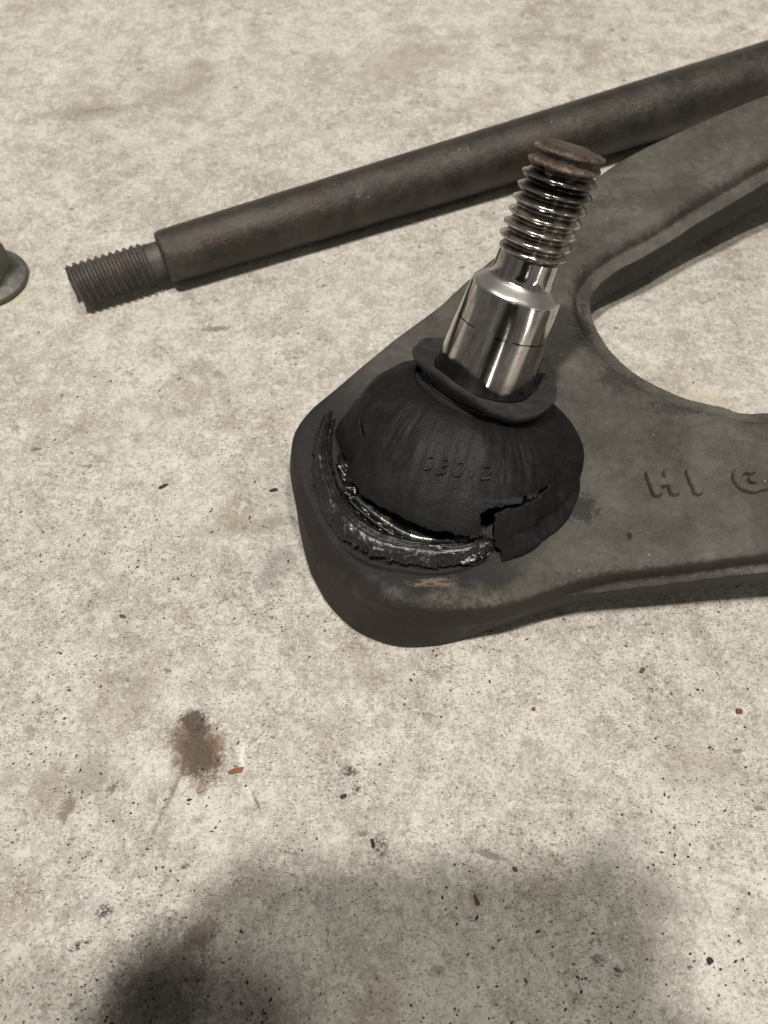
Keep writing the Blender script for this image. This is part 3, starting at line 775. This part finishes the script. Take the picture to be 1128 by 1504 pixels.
# what shows through the tear: steel socket, snap ring and grease
def rag_fun(amp, f=4, zf=.8):
    def g(t, r, z):
        n = fnoise(np.cos(t) * f + 20, np.sin(t) * f + 20, z * 1000 * zf + r * 300, 4) - .5
        return r + n * amp, z + n * amp * .6
    return g
socket = link('socket', lathe('socket', mm(densify([(26.4, 14.0), (26.2, 14.9), (25.9, 15.3), (25.2, 15.5), (24.5, 15.6), (22.0, 16.6), (19.5, 17.4), (16.0, 18.2), (12.0, 18.6), (8.0, 18.6)], 5)), 220, rag_fun(.0006)), mat_rubber('black_grease_film', .006, .02, (.3, .5)), arm)
SOC = (.0022, -.0026, 0)
socket.location = SOC
for pr in ([(23.2, 18.3), (24.4, 18.15), (25.1, 17.8), (25.0, 17.5), (23.4, 17.9), (23.2, 18.3)], [(25.8 + .38 * math.cos(a_), 17.75 + .38 * math.sin(a_)) for a_ in np.linspace(0, 2 * np.pi, 11)]):
    at_ = np.radians(np.linspace(214, 277, 160)); npr = len(pr) - 1
    PV = np.array([[((r0 + .25 * math.sin(9 * t)) * math.cos(t), (r0 + .25 * math.sin(9 * t)) * math.sin(t), z0) for r0, z0 in pr[:-1]] for t in at_])
    q_ = np.arange(160 * npr).reshape(160, npr); qn = np.roll(q_, -1, 1)
    o_ = link('snap_ring', mesh_np('snap_ring', PV.reshape(-1, 3) / 1000, np.stack([q_[:-1], q_[1:], qn[1:], qn[:-1]], -1).reshape(-1, 4)), M_ring, arm); o_.location = (.0003, -.0018, 0)
# grease smeared along the tear, thickest at the front left
gth = np.radians(np.linspace(178, 287, 240)); gph = np.linspace(0, 2 * np.pi, 40, endpoint=False)
GT, GP = np.meshgrid(gth, gph, indexing='ij')
gd = np.degrees(GT)
lob = fnoise(GT * 9, GP * 1.2, 3, 3)
rad = (.35 + 2.6 * np.clip(lob - .36, 0, 1) * 1.6 + .8 * np.exp(-((gd - 236) / 16) ** 2)) * np.clip((287 - gd) / 8, .05, 1) * np.clip((gd - 178) / 10, .05, 1)
rad = rad * .75 + (fnoise(GT * 14, np.cos(GP) * 1.2 + 4, np.sin(GP) * 1.2, 2) - .5) * .35
gr = 25.6 + 1.4 * np.sin(GT * 7) * .5 + np.cos(GP) * rad * 1.5
gz = 16.6 + np.sin(GP) * rad * .9
GV = np.stack([gr * np.cos(GT), gr * np.sin(GT), gz], -1).reshape(-1, 3) / 1000
gi = np.arange(240 * 40).reshape(240, 40); gn = np.roll(gi, -1, 1)
GF = np.stack([gi[:-1], gi[1:], gn[1:], gn[:-1]], -1).reshape(-1, 4)
link('grease', mesh_np('grease', GV, GF), M_grease, arm).location = SOC

# ------------------------------------------------------------------ long rod with a threaded end, lying behind the arm
rA = np.array([-61.8, 165.0, 7.3]); rB = np.array([94.4, 233.0, 9.4])
rdir = rB - rA; rL = np.linalg.norm(rdir); rdir /= rL
rod = empty('steel_rod', tuple(rA / 1000))
tag(rod, 'long dark brown steel rod with a threaded end, lying behind the control arm', 'rod')
e1, e2, a_ = frame(rdir, (0, 0, 1))
rod.matrix_world = axis_matrix(rA / 1000, rdir, (0, 0, 1))
body_prof = [(.01, .2), (5.2, .2), (6.4, .25), (6.8, .5), (7.15, 1.3), (7.3, 2.6)] + [(7.3 + (9.4 - 7.3) * s / rL, s) for s in np.linspace(5, 330, 66)] + [(10.5, 331), (.01, 331.2)]
def rod_fun(t, r, z):
    zz = z * 1000
    n = fnoise(np.cos(t) * 1.2 + 6, np.sin(t) * 1.2 + 6, zz / 9, 3) - .5
    return r + n * .00022 * np.clip(r * 200, 0, 1), z
shaft = link('rod_shaft', lathe('rod_shaft', mm(body_prof), 96, rod_fun), M_rod, rod); autosmooth(shaft, 40)
rt = thread_mesh('threaded_end', 4.75, 5.55, 0, 25.2, 1.95, nth=96, rows=12, batter=2.0, runout=1.2, delay=3.0, chamfer=1.2, seed=3, sharp=.12)
tend = link('threaded_end', rt, M_rodthread, rod)
tend.matrix_local = Matrix.Rotation(math.pi, 4, 'X') @ Matrix.Translation((0, 0, -.0004))
autosmooth(tend, 70)

# ------------------------------------------------------------------ flange nut at the left edge
nut = empty('flange_nut', (-.1128, .1640, 0))
tag(nut, 'grey flange nut standing on the floor at the left edge of the picture', 'nut')
nut.rotation_euler = (0, 0, R(18)); nut.scale = (1.12, 1.12, 1.12)
fl_prof = [(4.2, .1), (9.6, .1), (10.0, .4), (10.1, 1.0), (9.9, 1.6), (9.3, 1.9), (8.2, 2.4), (7.2, 3.1), (6.2, 3.6), (4.2, 3.6), (4.2, .1)]
nf = link('flange', lathe('flange', mm(densify(fl_prof, 2)), 96, lambda t, r, z: (r + (vnoise(np.cos(t) * 3 + 5, np.sin(t) * 3 + 5) - .5) * .0003, z)), M_nut, nut); autosmooth(nf, 40)
bm = bmesh.new()
rings = []
for z, rr in ((2.2, 7.6), (10.0, 7.6), (11.2, 6.4), (11.2, 4.3), (2.2, 4.3)):
    ring = []
    for i in range(48):
        an = 2 * math.pi * i / 48
        hexr = rr / max(math.cos((an % (math.pi / 3)) - math.pi / 6), .01) * math.cos(math.pi / 6) if rr > 6.5 else rr
        hexr = min(hexr * 1.0, 7.9)
        ring.append(bm.verts.new((hexr * math.cos(an) / 1000, hexr * math.sin(an) / 1000, z / 1000)))
    rings.append(ring)
for a0, b0 in zip(rings[:-1], rings[1:]):
    for i in range(48): bm.faces.new((a0[i], a0[(i + 1) % 48], b0[(i + 1) % 48], b0[i]))
me = bpy.data.meshes.new('hex_body'); bm.to_mesh(me); bm.free()
for p in me.polygons: p.use_smooth = True
hx = link('hex_body', me, M_nut, nut); autosmooth(hx, 25)

# ------------------------------------------------------------------ loose crumbs that can be told apart
M_rust = mat_simple('orange_rust', (.24, .095, .04), .8, 0, .0003)
M_brown = mat_simple('brown_rust', (.13, .065, .035), .8, 0, .0003)
M_black = mat_simple('black_crumb', (.018, .017, .016), .6, 0, .0003)
M_red = mat_simple('red_brown_flake', (.11, .05, .035), .75, 0, .0003)
def flake(name, x, y, lx, ly, h, rot, mat, label, cat, seed):
    rnd = random.Random(seed)
    bm = bmesh.new(); n = 11
    lo, hi = [], []
    for i in range(n):
        an = 2 * math.pi * i / n
        c, s = math.cos(an), math.sin(an)
        q = (abs(c) ** 4 + abs(s) ** 4) ** -.25 * rnd.uniform(.72, 1.08)
        lo.append(bm.verts.new((c * q * lx / 2, s * q * ly / 2, .02)))
        hi.append(bm.verts.new((c * q * lx / 2 * .86, s * q * ly / 2 * .82, h * rnd.uniform(.7, 1.15))))
    for i in range(n): bm.faces.new((lo[i], lo[(i + 1) % n], hi[(i + 1) % n], hi[i]))
    top = bm.verts.new((lx * .06, 0, h * 1.15))
    for i in range(n): bm.faces.new((hi[i], hi[(i + 1) % n], top))
    bm.faces.new(lo[::-1])
    me = bpy.data.meshes.new(name); bm.to_mesh(me); bm.free()
    me.transform(Matrix.Scale(.001, 4))
    o = link(name, me, mat); o.location = (x / 1000, y / 1000, 0); o.rotation_euler = (0, 0, R(rot))
    return tag(o, label, cat)
flake('rust_flake', -29.6, 29.4, 3.6, 1.25, .35, 12, M_rust, 'bright orange rust flake beside the brown oil stain', 'flake', 1)
flake('metal_sliver', -53.4, 95.7, 2.7, .75, .5, 26, M_black, 'straight black sliver alone on the floor left of the control arm', 'sliver', 2)
flake('dark_crumb', -26.6, 94.7, 2.2, .9, .5, 15, M_black, 'black crumb close to the left side of the ball joint', 'crumb', 3)
flake('brown_flake', -57.8, 62.3, 1.9, .9, .3, -12, M_brown, 'oval brown flake on the floor at far left, below the black sliver', 'flake', 4)
flake('brown_flake', 55.1, 50.0, 1.5, 1.1, .4, 50, M_brown, 'angular brown flake below the front leg of the arm', 'flake', 5)
flake('rust_crumb', 73.7, 41.3, 1.5, 1.4, .5, 10, M_brown, 'round brown crumb near the right edge below the arm', 'crumb', 6)
flake('rust_crumb', 31.1, 41.8, 1.0, 1.0, .4, 0, M_rust, 'small tan crumb on pale concrete below the ball joint', 'crumb', 7)
flake('red_flake', 24.8, 11.4, 1.1, 1.2, .4, 20, M_red, 'tiny red flake just inside the upper edge of the soft shadow', 'flake', 8)
flake('curled_flake', 17.2, 6.2, .9, 2.2, .5, 18, M_red, 'narrow red brown curl lying in the middle of the soft shadow', 'flake', 9)
flake('grit_lump', 58.5, 9.0 - 12.5, 1.3, 1.2, .6, 30, M_black, 'black grit lump at lower right inside the soft shadow', 'crumb', 10)
flake('grit_lump', -2.2, 16.0, .8, 2.0, .6, 15, M_black, 'black upright grit lump on the shadow edge below the ball joint', 'crumb', 11)
flake('grit_lump', -8.0, 24.5, 1.6, 1.1, .5, 25, M_black, 'black grit lump on pale floor above the shadow edge', 'crumb', 12)
# uncountable grit
rs = np.random.RandomState(3)
GVs, GFs = [], []
N = 4200
gx = rs.uniform(-95, 95, N); gy = 230 * rs.rand(N) ** 1.6 - 14
sz = .09 + .26 * rs.rand(N) ** 3.5 + .16 * (rs.rand(N) < .035)
mk = fnoise(gx / 16 + 30, gy / 16 + 9, 2.0, 3); sz = np.minimum(sz * np.clip((mk - .30) / .25, .15, 1.25), .27)
base = np.array([(1, 0, 0), (0, 1, 0), (-1, 0, 0), (0, -1, 0), (0, 0, .9)])
fc = np.array([(0, 1, 4), (1, 2, 4), (2, 3, 4), (3, 0, 4)])
for i in range(N):
    an = rs.normal(.6, .7); sx = sz[i] * (1 + 1.5 * rs.rand() ** 2); c_, s_ = math.cos(an), math.sin(an)
    b = base * (sx, sz[i], sz[i]) * rs.uniform(.6, 1.3, (5, 1))
    GVs.append(np.stack([b[:, 0] * c_ - b[:, 1] * s_ + gx[i], b[:, 0] * s_ + b[:, 1] * c_ + gy[i], b[:, 2] + .01], -1)); GFs.append(fc + 5 * i)
kk = NT('loose_grit'); pg = kk.mapping(scale=(1000, 1000, 1000))
M_grit = kk.out(kk.ramp(kk.noise(.9, 2, vec=pg), [(.46, (.024, .021, .019)), (.58, (.085, .06, .042)), (.68, (.40, .36, .31))]), .8, 0.0)
grit = link('floor_grit', mesh_np('floor_grit', np.concatenate(GVs) / 1000, np.concatenate(GFs), False), M_grit)
tag(grit, 'fine dark grit scattered over the concrete', 'grit', kind='stuff')

# ------------------------------------------------------------------ the telephone that takes the picture: it stands behind the lens and shades the floor
fwd = Vector((0, math.cos(R(PITCH)), -math.sin(R(PITCH)))); upv = Vector((0, math.sin(R(PITCH)), math.cos(R(PITCH))))
M_case = mat_simple('black_phone_case', (.02, .02, .02), .5)
M_screen = mat_simple('phone_glass', (.01, .01, .012), .15)
def slab(name, w, h, d, r, mat, parent, z):
    bm = bmesh.new(); pts = []
    for cx, cy, a0 in ((w / 2 - r, h / 2 - r, 0), (-w / 2 + r, h / 2 - r, 90), (-w / 2 + r, -h / 2 + r, 180), (w / 2 - r, -h / 2 + r, 270)):
        for i in range(9):
            an = R(a0 + 90 * i / 8); pts.append((cx + r * math.cos(an), cy + r * math.sin(an)))
    A = [bm.verts.new((x / 1000, y / 1000, z / 1000)) for x, y in pts]; B_ = [bm.verts.new((x / 1000, y / 1000, (z + d) / 1000)) for x, y in pts]
    bm.faces.new(A[::-1]); bm.faces.new(B_)
    for i in range(len(A)): bm.faces.new((A[i], A[(i + 1) % len(A)], B_[(i + 1) % len(A)], B_[i]))
    me = bpy.data.meshes.new(name); bm.to_mesh(me); bm.free()
    return link(name, me, mat, parent)
phone = empty('phone')
phone.matrix_world = Matrix.Translation(Vector((0, 0, CAM_H)) - fwd * .002 - upv * .069 + Vector((-.022, 0, 0))) @ Matrix((Vector((1, 0, 0)), upv, -fwd)).transposed().to_4x4()
tag(phone, 'black phone held above the floor, whose soft shadow falls at the lower edge', 'phone')
slab('phone_body', 80, 148, 8, 10, M_case, phone, 0)
slab('screen', 71, 143, .3, 8, M_screen, phone, 8.05)

# ------------------------------------------------------------------ the two hands that hold it
def mat_skin():
    k = NT('dark_hand'); p0 = k.mapping(scale=(1000, 1000, 1000))  # dark hand colour made up so the stud reflects no skin tone
    n = k.noise(.12, 4, .6, vec=p0)
    return k.out(k.ramp(n, [(.35, (.03, .028, .026)), (.65, (.05, .047, .044))]), .55, 0.0, k.bump(k.noise(1.2, 3, vec=p0), .0003, .5))
M_skin = mat_skin()
def hand(side, dx, ys, name):
    """one continuous hand with its forearm, in the telephone's axes (millimetres)"""
    P, Rr, E = [], [], []
    def v(p, r, prev=None):
        P.append(p); Rr.append(r)
        if prev is not None: E.append((prev, len(P) - 1))
        return len(P) - 1
    X = lambda x: side * (x + dx)
    y0 = sum(ys) / 4
    el = v((X(95), y0 - 250, 150), 40)
    fa = v((X(84), y0 - 150, 95), 32, el)
    wr = v((X(72), y0 - 75, 50), 22, fa)
    pm = v((X(64), y0 - 30, 30), 20, wr)
    for i, (y, L) in enumerate(zip(ys, (.88, 1.0, .95, .75))):
        kn = v((X(58), y0 + (y - y0) * .9 - 2, 14), 10.5, pm)
        a = v((X(52), y, -4), 8.6, kn)
        b = v((X(52 - 20 * L), y + 2, -12.5), 8.0, a)
        v((X(52 - 40 * L), y + 4, -11.5), 6.8, b)
    t1 = v((X(56), y0 - 22, 30), 12, pm)
    t2 = v((X(40), y0 - 2, 26), 9.5, t1)
    v((X(18), y0 + 12, 19), 7.5, t2)
    me = bpy.data.meshes.new(name)
    me.from_pydata([tuple(c / 1000 for c in p) for p in P], E, [])
    o = link(name, me, None, phone_hands)
    sk = o.modifiers.new('skin', 'SKIN'); sk.use_smooth_shade = True
    for d, r in zip(me.skin_vertices[0].data, Rr): d.radius = (r / 1000, r / 1000)
    me.skin_vertices[0].data[0].use_root = True
    o.modifiers.new('round', 'SUBSURF').render_levels = 2
    me.materials.append(M_skin)
    return o
phone_hands = empty('person')
phone_hands.matrix_world = phone.matrix_world if False else Matrix.Translation(Vector((0, 0, CAM_H)) - fwd * .002 - upv * .069 + Vector((-.022, 0, 0))) @ Matrix((Vector((1, 0, 0)), upv, -fwd)).transposed().to_4x4()
tag(phone_hands, 'two hands holding the phone from both sides, seen as soft shadow', 'person')
hand(-1, -10, (52, 32, 12, -8), 'hand')
hand(1, 0, (36, 16, -4, -24), 'hand')
